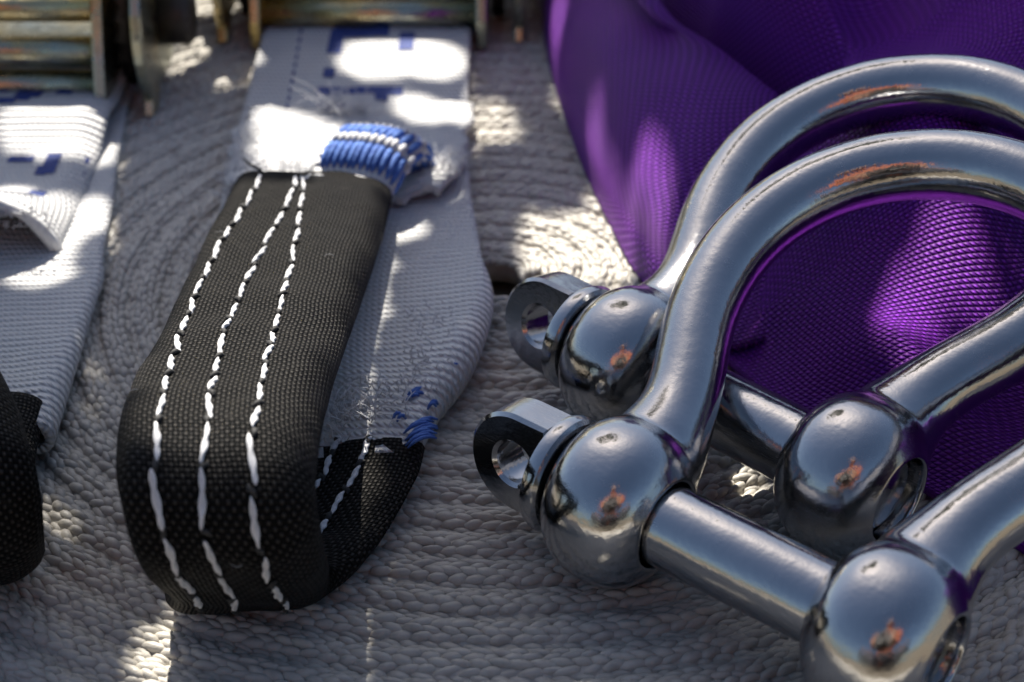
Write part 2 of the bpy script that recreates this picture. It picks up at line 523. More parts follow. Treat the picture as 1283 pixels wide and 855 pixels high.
class Sleeve:
    def __init__(s, L, R, thick):
        C = (L + R) / 2
        s.arc = np.concatenate([[0], np.cumsum(np.linalg.norm(np.diff(C, axis=0), axis=1))])
        s.L, s.R, s.C, s.thick = L, R, C, thick
        s.len = s.arc[-1]
    def frame(s, a):
        L = spline(s.arc, s.L, a)[0]; R = spline(s.arc, s.R, a)[0]
        c0 = spline(s.arc, s.C, max(a - .6, 0))[0]; c1 = spline(s.arc, s.C, min(a + .6, s.len))[0]
        T = c1 - c0; T /= np.linalg.norm(T)
        X = R - L; X = X - T * np.dot(X, T); w = np.linalg.norm(R - L); X /= np.linalg.norm(X)
        N = np.cross(T, X)
        if not hasattr(s, 'sg'): s.sg = 1 if N[2] > 0 else -1
        return (L + R) / 2, R - L, w, T, N * s.sg
    def top(s, a, u):
        """point on the outer face, u 0..1 from left to right"""
        C, X, w, T, N = s.frame(a)
        h = s.thick(a, u)
        drop = s.edge(u) * h * .5
        rip = -.22 * sum(math.exp(-((u - c) / .025) ** 2) for c in s.rows(a))
        wr = .75 * nz(a, u * 28, 0, 13, 3) + .22 * nz(a, u * 28, 1, 4, 5)
        return C + X * (u - .5) + N * (-drop + rip + wr), N, T
    def edge(s, u):
        r = max(0, (u - .60) / .40); l = max(0, (.13 - u) / .13)
        return 1 - math.sqrt(max(0, 1 - r ** 2.2)) if r else 1 - math.sqrt(max(0, 1 - l ** 2.2))
    def rows(s, a):
        return [float(np.interp(a, s.arc[:len(s.U)], [r[k] for r in s.U])) for k in range(3)]
    def mesh(s, n=170, m=40):
        V, UV = [], []
        for i in range(n):
            a = s.len * i / (n - 1)
            C, X, w, T, N = s.frame(a)
            per = 0; prev = None
            tv, bv = [], []
            for j in range(m + 1):
                u = .5 - .5 * math.cos(math.pi * j / m)
                u = .35 * u + .65 * j / m
                P, _, _ = s.top(a, u)
                h = s.thick(a, u)
                lo = s.edge(u) * h * .5
                Q = C + X * (u - .5) + N * (-h + lo + .3 * nz(a, u * 28, 4, 8, 9))
                tv.append(P); bv.append(Q)
            ring = tv + bv[-2:0:-1]
            ring = np.array(ring)
            dd = np.concatenate([[0], np.cumsum(np.linalg.norm(np.diff(ring, axis=0), axis=1))])
            V.append(ring); UV.append(np.stack([dd, np.full(len(ring), a)], -1))
        V = np.array(V); UV = np.array(UV)
        n_, m_ = V.shape[:2]
        # duplicate the seam so that the weave does not smear
        V = np.concatenate([V, V[:, :1]], 1)
        last = UV[:, -1:].copy(); last[..., 0] += .5
        UV = np.concatenate([UV, last], 1)
        F = grid_faces(n_, m_ + 1)
        k = len(V.reshape(-1, 3))
        caps = [tuple(range(m_)), tuple(reversed([(n_ - 1) * (m_ + 1) + q for q in range(m_)]))]
        return V.reshape(-1, 3), F + caps, UV.reshape(-1, 2)
def stitch_mesh(seed):
    r = random.Random(seed); n, m = 21, 14
    V = []
    for i in range(n):
        t = i / (n - 1); x = (t - .5)
        pr = max(.02, 1 - abs(2 * x) ** 2.6) ** .55
        for k in range(m):
            a = 2 * math.pi * k / m
            rr = pr * (1 + .26 * math.cos(2 * a - 15 * t + seed)) * (1 + .08 * math.sin(6 * t + seed))
            V.append((x * 6.0, (.43 + .03 * (seed % 3)) * rr * math.cos(a) + .13 * math.sin(4 * t + seed * 2), .42 * rr * math.sin(a)))
    F = grid_faces(n, m, True) + [tuple(reversed(range(m))), tuple((n - 1) * m + k for k in range(m))]
    return mesh_data('stitch', V, F, M_WTHREAD)
STITCH = [stitch_mesh(k) for k in range(5)]
def knot_mesh():
    v, f = tube([(-1.0, .15, 0), (-.4, -.1, .25), (.2, .12, .3), (.9, -.1, 0)], [.22, .42, .40, .2], 7)
    return mesh_data('needle_hole', v, f, M_KTHREAD)
KNOT = knot_mesh()
def put_stitches(sl, parent, org, rows, step, rr):
    for u_of in rows:
        a, end = u_of[1], u_of[2]
        while a < end:
            ln = step * (1 + rr.uniform(-.14, .14))
            am = min(a + ln / 2, sl.len - 1)
            P, N, T = sl.top(am, u_of[0](am)); P2, _, _ = sl.top(min(am + 1.5, sl.len), u_of[0](min(am + 1.5, sl.len)))
            P1, _, _ = sl.top(am - 1.5, u_of[0](am - 1.5))
            T = P2 - P1; T /= np.linalg.norm(T)
            yv = np.cross(N, T); yv /= np.linalg.norm(yv); N = np.cross(T, yv)
            A = rr.uniform(-.13, .13)
            T2 = T * math.cos(A) + yv * math.sin(A); Y2 = np.cross(N, T2)
            pos = (P + N * .22 - org) * MM
            mw = Matrix(((T2[0], Y2[0], N[0], pos[0]), (T2[1], Y2[1], N[1], pos[1]), (T2[2], Y2[2], N[2], pos[2]), (0, 0, 0, 1)))
            link('stitch', rr.choice(STITCH), parent, mw @ Matrix.Diagonal((ln / 6.0 * rr.uniform(.84, .92), rr.uniform(.74, .98), 1, 1)))
            ae = min(a + ln, sl.len - .5)
            P, N, T = sl.top(ae, u_of[0](ae)); yv = np.cross(N, T)
            pos = (P + N * .12 - org) * MM
            mw = Matrix(((T[0], yv[0], N[0], pos[0]), (T[1], yv[1], N[1], pos[1]), (T[2], yv[2], N[2], pos[2]), (0, 0, 0, 1)))
            link('thread_knot', KNOT, parent, mw @ Matrix.Rotation(rr.uniform(-.8, .8), 4, 'Z'))
            a += ln

def fold_sheet(st, n_u=45, full=50.0):
    """strap sheet that narrows by rolling its right part under itself: st rows (Y, x left, x right, z left, z right)"""
    st = np.array(st, float)
    Ys = np.linspace(st[0, 0], st[-1, 0], 90)
    P = []
    for Y in Ys:
        xl, xr, zl, zr = (spline(st[:, 0], st[:, k], Y)[0] for k in (1, 2, 3, 4))
        w = min(xr - xl, full)
        crumple = math.exp(-max(0, Y - st[0, 0]) / 22.0)
        r = max(.9, (zr - .8) / 2)
        row = []
        for u in np.linspace(0, full, n_u):
            if u <= w:
                t = u / w
                x, z = xl + (xr - xl) * t, zl + (zr - zl) * t * t
                z += .35 * nz(u, Y, 0, 9, 4) + crumple * 1.5 * nz(u, Y, 3, 5.5, 8)
            else:
                a = (u - w) / r
                if a < math.pi: x, z = xr + r * math.sin(a), zr - r + r * math.cos(a)
                else: x, z = xr - (u - w - math.pi * r), zr - 2 * r
            row.append((x, Y + .9 * nz(u, Y, 2, 14, 2), max(z, .75)))
        P.append(row)
    return np.array(P)

def make_strap(label, org):
    return tag(empty('webbing_strap', org), label, 'strap', 'white webbing straps with black sleeved loops')

# ---- the strap in the middle
org = np.array([-33.0, 250.0, 0.0])
strap = make_strap('white webbing strap in the middle, black loop with three rows of white stitches', org)
L, R = loop_stations()
LOW_A = 1e9
def th_main(a, u):
    s = min(1, max(0, u))
    t = 6.2 + 3.6 * s ** 2
    return t * (1 - .38 * min(1, max(0, (a - LOW_A) / 14)))
sl = Sleeve(L, R, th_main)
LOW_A = sl.arc[15]
UROW = []
rows_px = {0: [(214, 330), (235, 320), (300, 279), (350, 253), (400, 233), (450, 216), (500, 204), (540, 197), (580, 194), (620, 195), (660, 202), (695, 213), (722, 224), (742, 238), (756, 250)],
           1: [(214, 373), (235, 369), (300, 334), (350, 309), (400, 287), (450, 273), (500, 264), (540, 258), (580, 252), (620, 251), (660, 257), (695, 265), (722, 275), (742, 286), (756, 294)],
           2: [(214, 381), (235, 379), (300, 371), (350, 360), (400, 347), (450, 335), (500, 324), (540, 319), (580, 315), (620, 316), (660, 320), (695, 328), (722, 336), (742, 346), (756, 357)]}
for i, (y, Y, a, b) in enumerate(ST):
    UROW.append([(rows_px[k][i][1] - a) / (b - a) for k in range(3)])
for k in range(5): UROW.append(UROW[-1])
sl.U = UROW
v, f, uv = sl.mesh()
sleeve = part('sleeve', v, f, M_CANVAS, strap, org, uv)
rr = random.Random(3)
yend = sl.arc[14] + 2
put_stitches(sl, sleeve, org, [(lambda a, k=k: sl.rows(a)[k], 2.0, yend) for k in range(3)], 8.6, rr)
# inside face of the lower arm: two short rows of stitches
class Inner:
    def __init__(s, sl): s.sl = sl; s.len = sl.len
    def top(s, a, u):
        C, X, w, T, N = s.sl.frame(a)
        return C + X * (u - .5) - N * (s.sl.thick(a, u) + .05), -N, T
inn = Inner(sl)
put_stitches(inn, sleeve, org, [(lambda a: .50, sl.arc[14] + 14, sl.len - 2), (lambda a: .68, sl.arc[14] + 10, sl.len - 1)], 6.0, rr)

# lint and hairs caught on the canvas
vf = []
for k in range(5):
    a = rr.uniform(3, sl.arc[14]); u = rr.uniform(.05, .9)
    P0, N0, T0 = sl.top(a, u)
    ang = rr.uniform(0, 6.28); X0 = np.cross(N0, T0); d0 = T0 * math.cos(ang) + X0 * math.sin(ang); e0 = np.cross(N0, d0)
    ln = rr.uniform(1.2, 4.5); cv = rr.uniform(-.5, .5)
    vf.append(tube([P0 + N0 * (.12 + .25 * math.sin(3.1 * q)) + d0 * ln * q + e0 * ln * cv * q * q for q in np.linspace(0, 1, 6)], .028, 4))
v, f = join(*vf)
tag(part('lint', v, f, M_WTHREAD, sleeve, org), kind='stuff')

# lower layer of white webbing: folded in half at the sleeve, opening to its full width behind
low = [(202, -40.0, -17.5, 3.2, 3.8), (212, -42.5, -15.5, 4.2, 5.4), (226, -47.5, -10.5, 4.5, 7.2), (242, -51.5, -7.2, 2.6, 6.4), (258, -55, -5.6, 1.4, 4.8), (275, -57, -6.6, 1.0, 2.6), (300, -58.8, -9.2, .9, 1.2),
       (345, -60.0, -10.2, 1.6, 1.6), (375, -60.0, -10.2, 3.5, 3.5), (420, -60, -10.2, 5.0, 5.0), (470, -60, -10.2, 6, 6)]
P = fold_sheet(low)
v, f, uv = sheet(P, 1.5)
part('webbing', v, f, M_WEB, strap, org, uv)

# upper layer, sewn down behind, gathered into the sleeve
def upper_layer():
    n, m = 46, 41
    P = np.zeros((n, m, 3))
    for i in range(n):
        t = i / (n - 1)                       # 0 at the sleeve, 1 at the sewn end
        for j in range(m):
            u = j / (m - 1)
            Y = 284 + 6 * u - 3 * math.sin(math.pi * u) + 44 * t
            w = 1 - math.exp(-t * 6)
            xl = -50.5 * (1 - w) - 58.8 * w; xr = -13.5 * (1 - w) - 9.3 * w
            z = 3.0 + 5.0 * math.exp(-((u - .18) / .26) ** 2) * math.exp(-(t / .30) ** 2) + 2.6 * math.exp(-((u - .95) / .16) ** 2) * math.exp(-((t - .10) / .16) ** 2)
            z += 1.3 * nz(u * 50, Y, 0, 6, 1) * math.exp(-t * 3) + .3 * nz(u * 50, Y, 3, 3, 6)
            Y += (4.0 * nz(u * 50, 0, 0, 9, 3) + 2.2 * nz(u * 50, 0, 0, 2.2, 4) + 5.0 * max(0, .35 - u)) * (math.exp(-t * 9) + math.exp(-(1 - t) * 12))
            xx = xl + (xr - xl) * u + 3.2 * nz(Y, 0, 0, 6, 5) * (math.exp(-u * 9) + .6 * math.exp(-(1 - u) * 9))
            P[i, j] = (xx, Y, z)
    return P
P = upper_layer()
v, f, uv = sheet(P, 1.6)
part('sewn_end', v, f, M_WEB, strap, org, uv)
# the folded webbing leaving the sleeve as a roll, whipped with blue thread
def roll_ring(d, N=30):
    """cross-section of the roll d mm behind the mouth of the sleeve (from its middle round the right flank)"""
    C, X, w, T, Nn = sl.frame(0.3)
    ring = []
    sink = -5.2 * math.sin(math.pi * min(1, max(0, d) / 20)) ** .8 + 7 * smooth01((d - 13) / 12) if d > 0 else 0
    for k in range(N):
        t = k / (N - 1)
        if t < .55: u, lo = .50 + .5 * t / .55, False
        else: u, lo = 1 - .30 * (t - .55) / .45, True
        h = sl.thick(0, u) * .94
        e = sl.edge(u) * h * .5
        n = -.45 - e if not lo else -h + e
        ring.append(C + X * (u - .5) * .985 + Nn * n - T * d + np.array([.42 * d, 0, -sink]))
    return np.array(ring)
def smooth01(x): x = np.clip(x, 0, 1); return x * x * (3 - 2 * x)
rings = np.array([roll_ring(d) for d in np.linspace(-4, 22, 27)])
v, f, uv = sheet(rings, .8)
part('rolled_webbing', v, f, M_WEB, strap, org, uv)
def bar_tack():
    for d0, ln, mt, rad, n, lift in ((.6, 5.6, M_BTHREAD, .80, 19, .15), (5.4, 2.4, M_WTHREAD, .62, 19, .55), (7.4, 5.6, M_BTHREAD, .78, 18, .2), (12.4, 2.0, M_WTHREAD, .55, 16, .45), (14.0, 4.6, M_BTHREAD, .75, 15, .1)):
        for k in range(n):
            fr = .06 + .80 * (k + rr.uniform(-.12, .12)) / (n - 1)
            pts = []
            for q in np.linspace(0, 1, 6):
                R_ = roll_ring(d0 + ln * q, 61); idx = int(np.clip(fr * 60, 1, 59))
                nrm = np.cross(R_[idx + 1] - R_[idx - 1], np.array([0, 1.0, 0])); nrm /= np.linalg.norm(nrm)
                mid = R_.mean(0)
                if np.dot(nrm, R_[idx] - mid - [3, 0, 0]) < 0 and nrm[2] < 0: nrm = -nrm
                pts.append(R_[idx] + nrm * (.35 + lift - .75 * (2 * q - 1) ** 4))
            v, f = tube(pts, np.array([.6, .95, 1.05, 1.05, .95, .6]) * rad, 8)
            part('tack_thread', v, f, mt, strap, org)
bar_tack()

# ---- printed marks on a strap: flat ink lifted a hair above the webbing
def ink(P, u0, u1, v0, v1, parent, org, lift, nu=6, nv=6):
    """P: sheet grid (n along, m across); u across 0..1, v row index fraction 0..1"""
    n, m, _ = P.shape
    def at(u, v):
        a = min(max(v, 0), 1) * (n - 1); b = min(max(u, 0), 1) * (m - 1)
        i, j = min(int(a), n - 2), min(int(b), m - 2); s, t = a - i, b - j
        return P[i, j] * (1 - s) * (1 - t) + P[i + 1, j] * s * (1 - t) + P[i, j + 1] * (1 - s) * t + P[i + 1, j + 1] * s * t
    V = [at(u0 + (u1 - u0) * b / nu, v0 + (v1 - v0) * a / nv) + np.array([0, 0, lift]) for a in range(nv + 1) for b in range(nu + 1)]
    part('printed_mark', V, grid_faces(nv + 1, nu + 1), M_INK, parent, org)
Plow = fold_sheet(low)
def vY(P, Y): return float(np.interp(Y, P[:, P.shape[1] // 2, 1], np.linspace(0, 1, len(P))))
def ink_px(P, x0, x1, y0, y1, z, parent, org, lift):
    a = atZ(x0, (y0 + y1) / 2, z); b = atZ(x1, (y0 + y1) / 2, z); c = atZ(x0, y1, z); d = atZ(x0, y0, z)
    row = P[int(vY(P, a[1]) * (len(P) - 1))]
    us = np.linspace(0, 1, P.shape[1])
    ink(P, float(np.interp(a[0], row[:, 0], us)), float(np.interp(b[0], row[:, 0], us)), vY(P, c[1]), vY(P, d[1]), parent, org, lift)
for x0, x1, y0, y1 in ((412, 430, 46, 72), (418, 488, 44, 54), (500, 519, 50, 68), (405, 419, 89, 99), (398, 505, 108, 117), (470, 486, 116, 124), (395, 432, 127, 142), (422, 445, 16, 30), (478, 500, 14, 28)):
    ink_px(Plow, x0, x1, y0, y1, 2.5, strap, org, .9)
for q in range(14):
    y = 28 + q * 9
    ink_px(Plow, 380 - q * 2.0, 383.5 - q * 2.0, y, y + 5, 2.5, strap, org, .9)

# frayed white fibres at the sewn end, one dark thread end at the sleeve mouth
def fibres(parent, org, spots):
    vf = []
    for x, y, z, n, ln, dx, dy in spots:
        for k in range(n):
            p = np.array([x + rr.uniform(-dx, dx), y + rr.uniform(-dy, dy), z + rr.uniform(-.4, .8)])
            d = np.array([rr.uniform(-1, 1), rr.uniform(-.5, 1), rr.uniform(.2, 1.3)]); d /= np.linalg.norm(d)
            b = np.array([rr.uniform(-1, 1), rr.uniform(-1, 1), rr.uniform(-1.2, .2)])
            l = ln * rr.uniform(.5, 1.2)
            vf.append(tube([p, p + d * l * .4, p + d * l * .75 + b * l * .18, p + d * l + b * l * .4], [.11, .10, .09, .04], 5))
    v, f = join(*vf)
    tag(part('frayed_fibres', v, f, M_WTHREAD, parent, org), kind='stuff')
fibres(strap, org, [(-37, 327, 4, 60, 8, 5, 2), (-56, 302, 4, 130, 3.5, 2.5, 16), (-13, 297, 6, 70, 3.5, 4, 6), (-33, 206, 7, 150, 3.5, 8, 4), (-22, 213, 7, 90, 3, 6, 6), (-47, 289, 7.5, 140, 3.5, 8, 5), (-14, 228, 7, 90, 2.0, 4, 14), (-28, 208, 8.5, 160, 3.0, 7, 3)])
p0 = atY(338, 226, 283)
v, f = tube([p0, p0 + [-2, 2, 1.2], p0 + [-4.2, 3, 2.0], p0 + [-5.6, 4.5, 2.6]], [.3, .32, .28, .12], 7)
part('loose_thread', v, f, M_KTHREAD, strap, org)
# blue tack threads on the lower layer beside the sleeve
for (px, py, ln, n) in ((527, 538, 5.2, 9), (541, 470, 3.0, 4), (521, 492, 3.0, 4), (588, 368, 1.8, 3), (573, 455, 2.0, 3), (500, 520, 1.6, 2), (545, 505, 1.6, 2)):
    for k in range(n):
        Q = atZ(px, py, 6.6 if py > 440 else 3.0) + np.array([rr.uniform(-.5, .5), (k - n / 2) * .62, 0])
        dz = 0
        dv = np.array([.85, .35, .1]) * ln
        v, f = tube([Q - dv / 2 + [0, 0, -.6], Q - dv / 4 + [0, 0, .2], Q + [0, 0, .4], Q + dv / 4 + [0, 0, .2], Q + dv / 2 + [0, 0, -.6]], [.16, .30, .34, .30, .16], 7)
        part('tack_thread', v, f, M_BTHREAD, strap, org)

# ---- the strap at the left edge
org2 = np.array([-106.0, 260.0, 0.0])
strap2 = make_strap('white webbing strap at the left edge, its black loop cut off by the frame', org2)
low2 = [(208, -103, -75.5, 4, 6), (224, -110, -76, 2.6, 5), (242, -118, -76.5, 1.4, 3.4), (262, -126, -77.2, 1.0, 2.0), (285, -129.5, -79.5, .9, 1.0), (310, -133, -83, .9, .9), (345, -137, -87, 1.2, 1.2), (380, -140, -90, 1.6, 1.6)]
P2 = fold_sheet(low2)
v, f, uv = sheet(P2, 1.5)
part('webbing', v, f, M_WEB, strap2, org2, uv)
def upper2():
    n, m = 60, 41
    P = np.zeros((n, m, 3))
    for i in range(n):
        t = i / (n - 1); Y = 268 + 99 * t
        for j in range(m):
            u = j / (m - 1)
            arch = (10.5 * math.sin(math.pi * min(1, u ** 2.1)) ** .8) * math.exp(-(t / .15) ** 2)
            ramp = 2.6 + 2.2 * t + 6.5 * max(0, (t - .5) / .5) ** 1.6 + 3.4 * math.exp(-((Y - 322) / 9) ** 2)
            edge = -2.2 * max(0, (u - .9) / .1) ** 2 * 1.0
            P[i, j] = (-137.5 - 2 * t + 51.5 * u, Y + 6.5 * (1 - math.sin(math.pi * u)) * math.exp(-t * 6) * .4, ramp + arch + edge + .25 * nz(u * 50, Y, 3, 6, 6))
    return P
PU2 = upper2()
v, f, uv = sheet(PU2, 1.6)
part('sewn_end', v, f, M_WEB, strap2, org2, uv)
for x0, x1, y0, y1 in ((0, 14, 121, 128), (24, 56, 117, 137), (74, 94, 118, 132), (10, 42, 193, 201), (44, 58, 205, 216), (54, 72, 190, 214), (38, 57, 246, 259), (0, 22, 139, 146), (24, 40, 137, 143)):
    ink_px(PU2, x0, x1, y0, y1, 5.0, strap2, org2, 1.0)
for q in range(5): ink_px(PU2, 97 + (4 - q) * 2, 102 + (4 - q) * 2, 190 + q * 14, 196 + q * 14, 5, strap2, org2, 1.0)
lipp = PU2[0] + np.array([0, -.4, .3])
v, f = tube(lipp, [1.25 + .45 * nz(k, 0, 0, 2.3, 4) for k in range(len(lipp))], 9)
part('frayed_lip', v, f, M_WEBPLAIN, strap2, org2)
fibres(strap2, org2, [(-98, 268, 10.5, 160, 1.5, 12, .8), (-93, 270, 7, 60, 1.6, 7, 1), (-108, 269, 10, 70, 1.6, 9, 1)])
def loop2():
    yz = [(262, 14), (245, 17), (225, 22), (205, 28), (190, 31.5), (180, 32), (172, 30), (167, 25), (165.5, 19), (166.5, 13), (170, 7), (175, 2.5), (183, .4), (195, .1), (206, .1), (214, .1)]
    xr = [-112, -103, -92, -80, -71, -66.5, -63.8, -62.6, -62.6, -63.2, -64.4, -66, -69.5, -72.2, -73.8, -74.6]
    L = np.array([(x - 27, Y, z) for (Y, z), x in zip(yz, xr)]); R = np.array([(x, Y, z) for (Y, z), x in zip(yz, xr)])
    return L, R
L2, R2 = loop2()
LOW_A = 1e9
sl2 = Sleeve(L2, R2, th_main)
sl2.U = [[.2, .45, .7]] * len(L2)
v, f, uv = sl2.mesh(130, 34)
sleeve2 = part('sleeve', v, f, M_CANVAS, strap2, org2, uv)
put_stitches(sl2, sleeve2, org2, [(lambda a, k=k: sl2.rows(a)[k], 2.0, sl2.len - 46) for k in range(3)], 8.6, rr)

# ------------------------------------------------------------------ ratchets
def extrude(outline, x0, x1):
    n = len(outline)
    V = [(x0, y, z) for y, z in outline] + [(x1, y, z) for y, z in outline]
    F = [tuple(range(n)), tuple(reversed(range(n, 2 * n)))] + [(i, i + n, (i + 1) % n + n, (i + 1) % n) for i in range(n)]
    return np.array(V), F
def arc2(cy, cz, r, a0, a1, n): return [(cy + r * math.cos(math.radians(a)), cz + r * math.sin(math.radians(a))) for a in np.linspace(a0, a1, n)]
def bevel(o, w, seg=2):
    b = o.modifiers.new('bevel', 'BEVEL'); b.width = w * MM; b.segments = seg; b.limit_method = 'ANGLE'; b.angle_limit = math.radians(40)
def ratchet(loc, label, belly, yaw=0.0):
    root = tag(empty('ratchet', loc, Matrix.Rotation(yaw, 3, 'Z')), label, 'ratchet', 'yellow plated ratchets on the straps')
    def put(name, vf, mat, parent=root, bw=.5):
        o = part(name, vf[0], vf[1], mat, parent, smooth=False)
        bm = bmesh.new(); bm.from_mesh(o.data); bmesh.ops.recalc_face_normals(bm, faces=bm.faces); bm.to_mesh(o.data); bm.free()
        if bw: bevel(o, bw)
        else:
            o.data.polygons.foreach_set('use_smooth', [True] * len(o.data.polygons))
        return o
    AZ = 17.0                                  # axle height, y = 0 at the axle
    frame_out = [(-24, 1.2), (-21, .6), (-12, 2.5), (10, 3), (74, 3), (78, 8), (78, 20), (72, 24), (20, 26)] + arc2(0, AZ, 19, 40, 160, 9) + [(-21.5, 15), (-24, 8)]
    hand_out = arc2(0, AZ, 22, 60, 215, 12) + [(-19.5, .8), (-14, .3), (-9, 4), (6, 4), (40, 34), (95, 62), (92, 74), (36, 48)]
    for s in (-1, 1):
        put('frame_plate', extrude(frame_out, s * 27.2 - 1.3, s * 27.2 + 1.3), M_ZINC)
        teeth = []
        for k in range(20):
            a = 360 / 20 * k
            teeth += [arc2(0, AZ, 15.5, a, a, 1)[0], arc2(0, AZ, 12.2, a + 5, a + 5, 1)[0]]
        put('toothed_wheel', extrude(teeth, s * 31.2 - 1.4, s * 31.2 + 1.4), M_DARK, bw=0)
        put('handle_plate', extrude(hand_out, s * 36.2 - 1.2, s * 36.2 + 1.2), M_ZINC)
        put('axle_end', (lambda v, f: (v + [0, 0, AZ], f))(*lathe([(s * 37.4, 0), (s * 37.4, 6.5), (s * 43.5, 6.5), (s * 44.5, 5.6), (s * 44.5, 0)], 24)), M_DARK, bw=0)
    for s, zc in ((1, 2.4), (-1, -2.4)):       # split spool
        o = arc2(0, AZ + zc, 7.0, 0, 180, 12) if s > 0 else arc2(0, AZ + zc, 7.0, 180, 360, 12)
        put('spool_half', extrude(o, -26, 26), M_ZINC)
    put('cross_bar', (lambda v, f: (v + [0, -17, 7.5], f))(*lathe([(-26, 0), (-26, 3.6), (26, 3.6), (26, 0)], 24)), M_ZINC, bw=0)
    put('rear_bar', (lambda v, f: (v + [0, 66, 12], f))(*lathe([(-26, 0), (-26, 5), (26, 5), (26, 0)], 24)), M_ZINC, bw=0)
    put('handle_bar', (lambda v, f: (v + [0, 88, 66], f))(*lathe([(-35, 0), (-35, 6), (35, 6), (35, 0)], 24)), M_ZINC, bw=0)
    if belly:
        V = []
        xs = np.linspace(-24, 24, 25); an = np.linspace(150, 330, 24)
        for x in xs:
            for a in an:
                dip = 2.0 * (1 - (x / 24) ** 2)
                V.append((x, -6 + 9.5 * math.cos(math.radians(a)), 13.0 + (8.6 + dip) * math.sin(math.radians(a))))
        P = np.array(V).reshape(25, 24, 3)
        v, f, uv = sheet(P, 1.6)
        put('spring_plate', (v, f), M_ZINC, bw=0)
    else:
        for ry, rz, r_ in ((-17, 15.5, 3.4), (-14.5, 24.5, 3.0)):
            put('tie_rod', (lambda v, f: (v + [0, ry, rz], f))(*lathe([(-26, 0), (-26, r_), (26, r_), (26, 0)], 24)), M_ZINC, bw=0)
    return root
ratchet((-117.0, 352, -.8), 'yellow plated ratchet at the left edge with grey side plates', False)
ratchet((-34.5, 394, -.8), 'gold ratchet at the top edge over the middle strap', True)

# ------------------------------------------------------------------ purple sling
def smooth01(x): x = np.clip(x, 0, 1); return x * x * (3 - 2 * x)
po = np.array([90.0, 300.0, 0.0])
sling = tag(empty('purple_sling', po), 'crumpled purple woven polyester sling lying behind the shackles', 'sling')
# left billow: columns run from the foot over the crown to the free lip
rowsA = [  # foot, flank, crown, lip  as (px, py, z)
    [(668, -50, 0), (676, -55, 16), (712, -70, 34), (740, -75, 44), (764, -60, 48)],
    [(680, 20, 0), (690, 0, 16), (726, -10, 33), (775, -15, 43), (812, 10, 46)],
    [(694, 95, 0), (704, 70, 15), (745, 60, 30), (805, 40, 40), (862, 48, 43)],
    [(722, 180, 0), (732, 150, 13), (780, 140, 26), (845, 110, 36), (912, 88, 40)],
    [(752, 250, 0), (766, 225, 11), (815, 220, 21), (880, 190, 29), (960, 130, 36)],
    [(795, 335, 0), (806, 300, 8), (850, 300, 14), (915, 270, 19), (1000, 200, 27)],
    [(845, 400, 0), (858, 380, 5), (895, 375, 8), (950, 350, 11), (1030, 290, 16)],
    [(890, 450, 0), (905, 440, 2), (935, 435, 4), (980, 420, 6), (1050, 380, 9)]]
A = np.array([[atZ(x, y, z * .72) for x, y, z in r] for r in rowsA])
lip = A[:, -1]
A = np.concatenate([A, (lip + np.stack([np.full(len(lip), 5.0), np.full(len(lip), 4.0), -lip[:, 2] * .12], -1))[:, None], (lip + np.stack([np.full(len(lip), 8.0), np.full(len(lip), 9.0), -lip[:, 2] * .55], -1))[:, None],
                    (lip + np.stack([np.full(len(lip), 9.0), np.full(len(lip), 14.0), -lip[:, 2] * .93], -1))[:, None]], 1)
ti = np.linspace(0, 1, A.shape[0]); tj = np.linspace(0, 1, A.shape[1])
fi = np.linspace(0, 1, 60); fj = np.linspace(0, 1, 64)
A1 = spline(ti, A.reshape(len(ti), -1), fi).reshape(60, A.shape[1], 3)
A2 = spline(tj, A1.transpose(1, 0, 2).reshape(len(tj), -1), fj).reshape(64, 60, 3).transpose(1, 0, 2)
for i in range(60):
    for j in range(64):
        A2[i, j, 2] += .8 * nz(*A2[i, j], 18, 2)
v, f, uv = sheet(A2, 1.2)
part('front_fold', v, f, M_PURPLE, sling, po, uv)
# main mass behind and under the bows
def zmass(X, Y):
    n = np.array([math.sin(.7729), math.cos(.7729)])
    s = (X - 33.72) * n[0] + (Y - 201.4) * n[1]
    bowp = 12.5 + s / math.cos(.4044) * math.sin(.4044) - 8.2
    free = 52 + 6 * math.sin(X / 19.0 + Y / 33.0)
    z = np.minimum(bowp, free) - 2.2 * max(0, 1 - abs(bowp - free) / 12)
    # folds
    q = (X - 60) * .80 - (Y - 250) * .60
    r = (X - 60) * .60 + (Y - 250) * .80
    z += -3.2 + 4.2 * math.sin(q / 7.5 + 1.2 * math.sin(r / 24)) * smooth01((s - 6) / 25)
    z += 3.4 * math.sin(r / 9.0 + q / 30) * smooth01((s - 10) / 30)
    for (xa, ya, xb, yb, hh, ww) in ((52, 318, 92, 300, 7, 8), (78, 330, 150, 372, 9, 7), (95, 300, 165, 330, 7, 6), (40, 350, 75, 420, 8, 9)):
        dx_, dy_ = xb - xa, yb - ya; ll = math.hypot(dx_, dy_)
        tt = ((X - xa) * dx_ + (Y - ya) * dy_) / ll ** 2; dd_ = ((X - xa) * dy_ - (Y - ya) * dx_) / ll
        z += hh * math.exp(-(dd_ / ww) ** 2) * smooth01(1.4 - abs(tt - .5) * 1.6)
    z += 5.0 * nz(X, Y, 0, 40, 1) + 1.2 * nz(X, Y, 0, 11, 2)
    return z, s
n, m = 150, 150
B = np.zeros((n, m, 3))
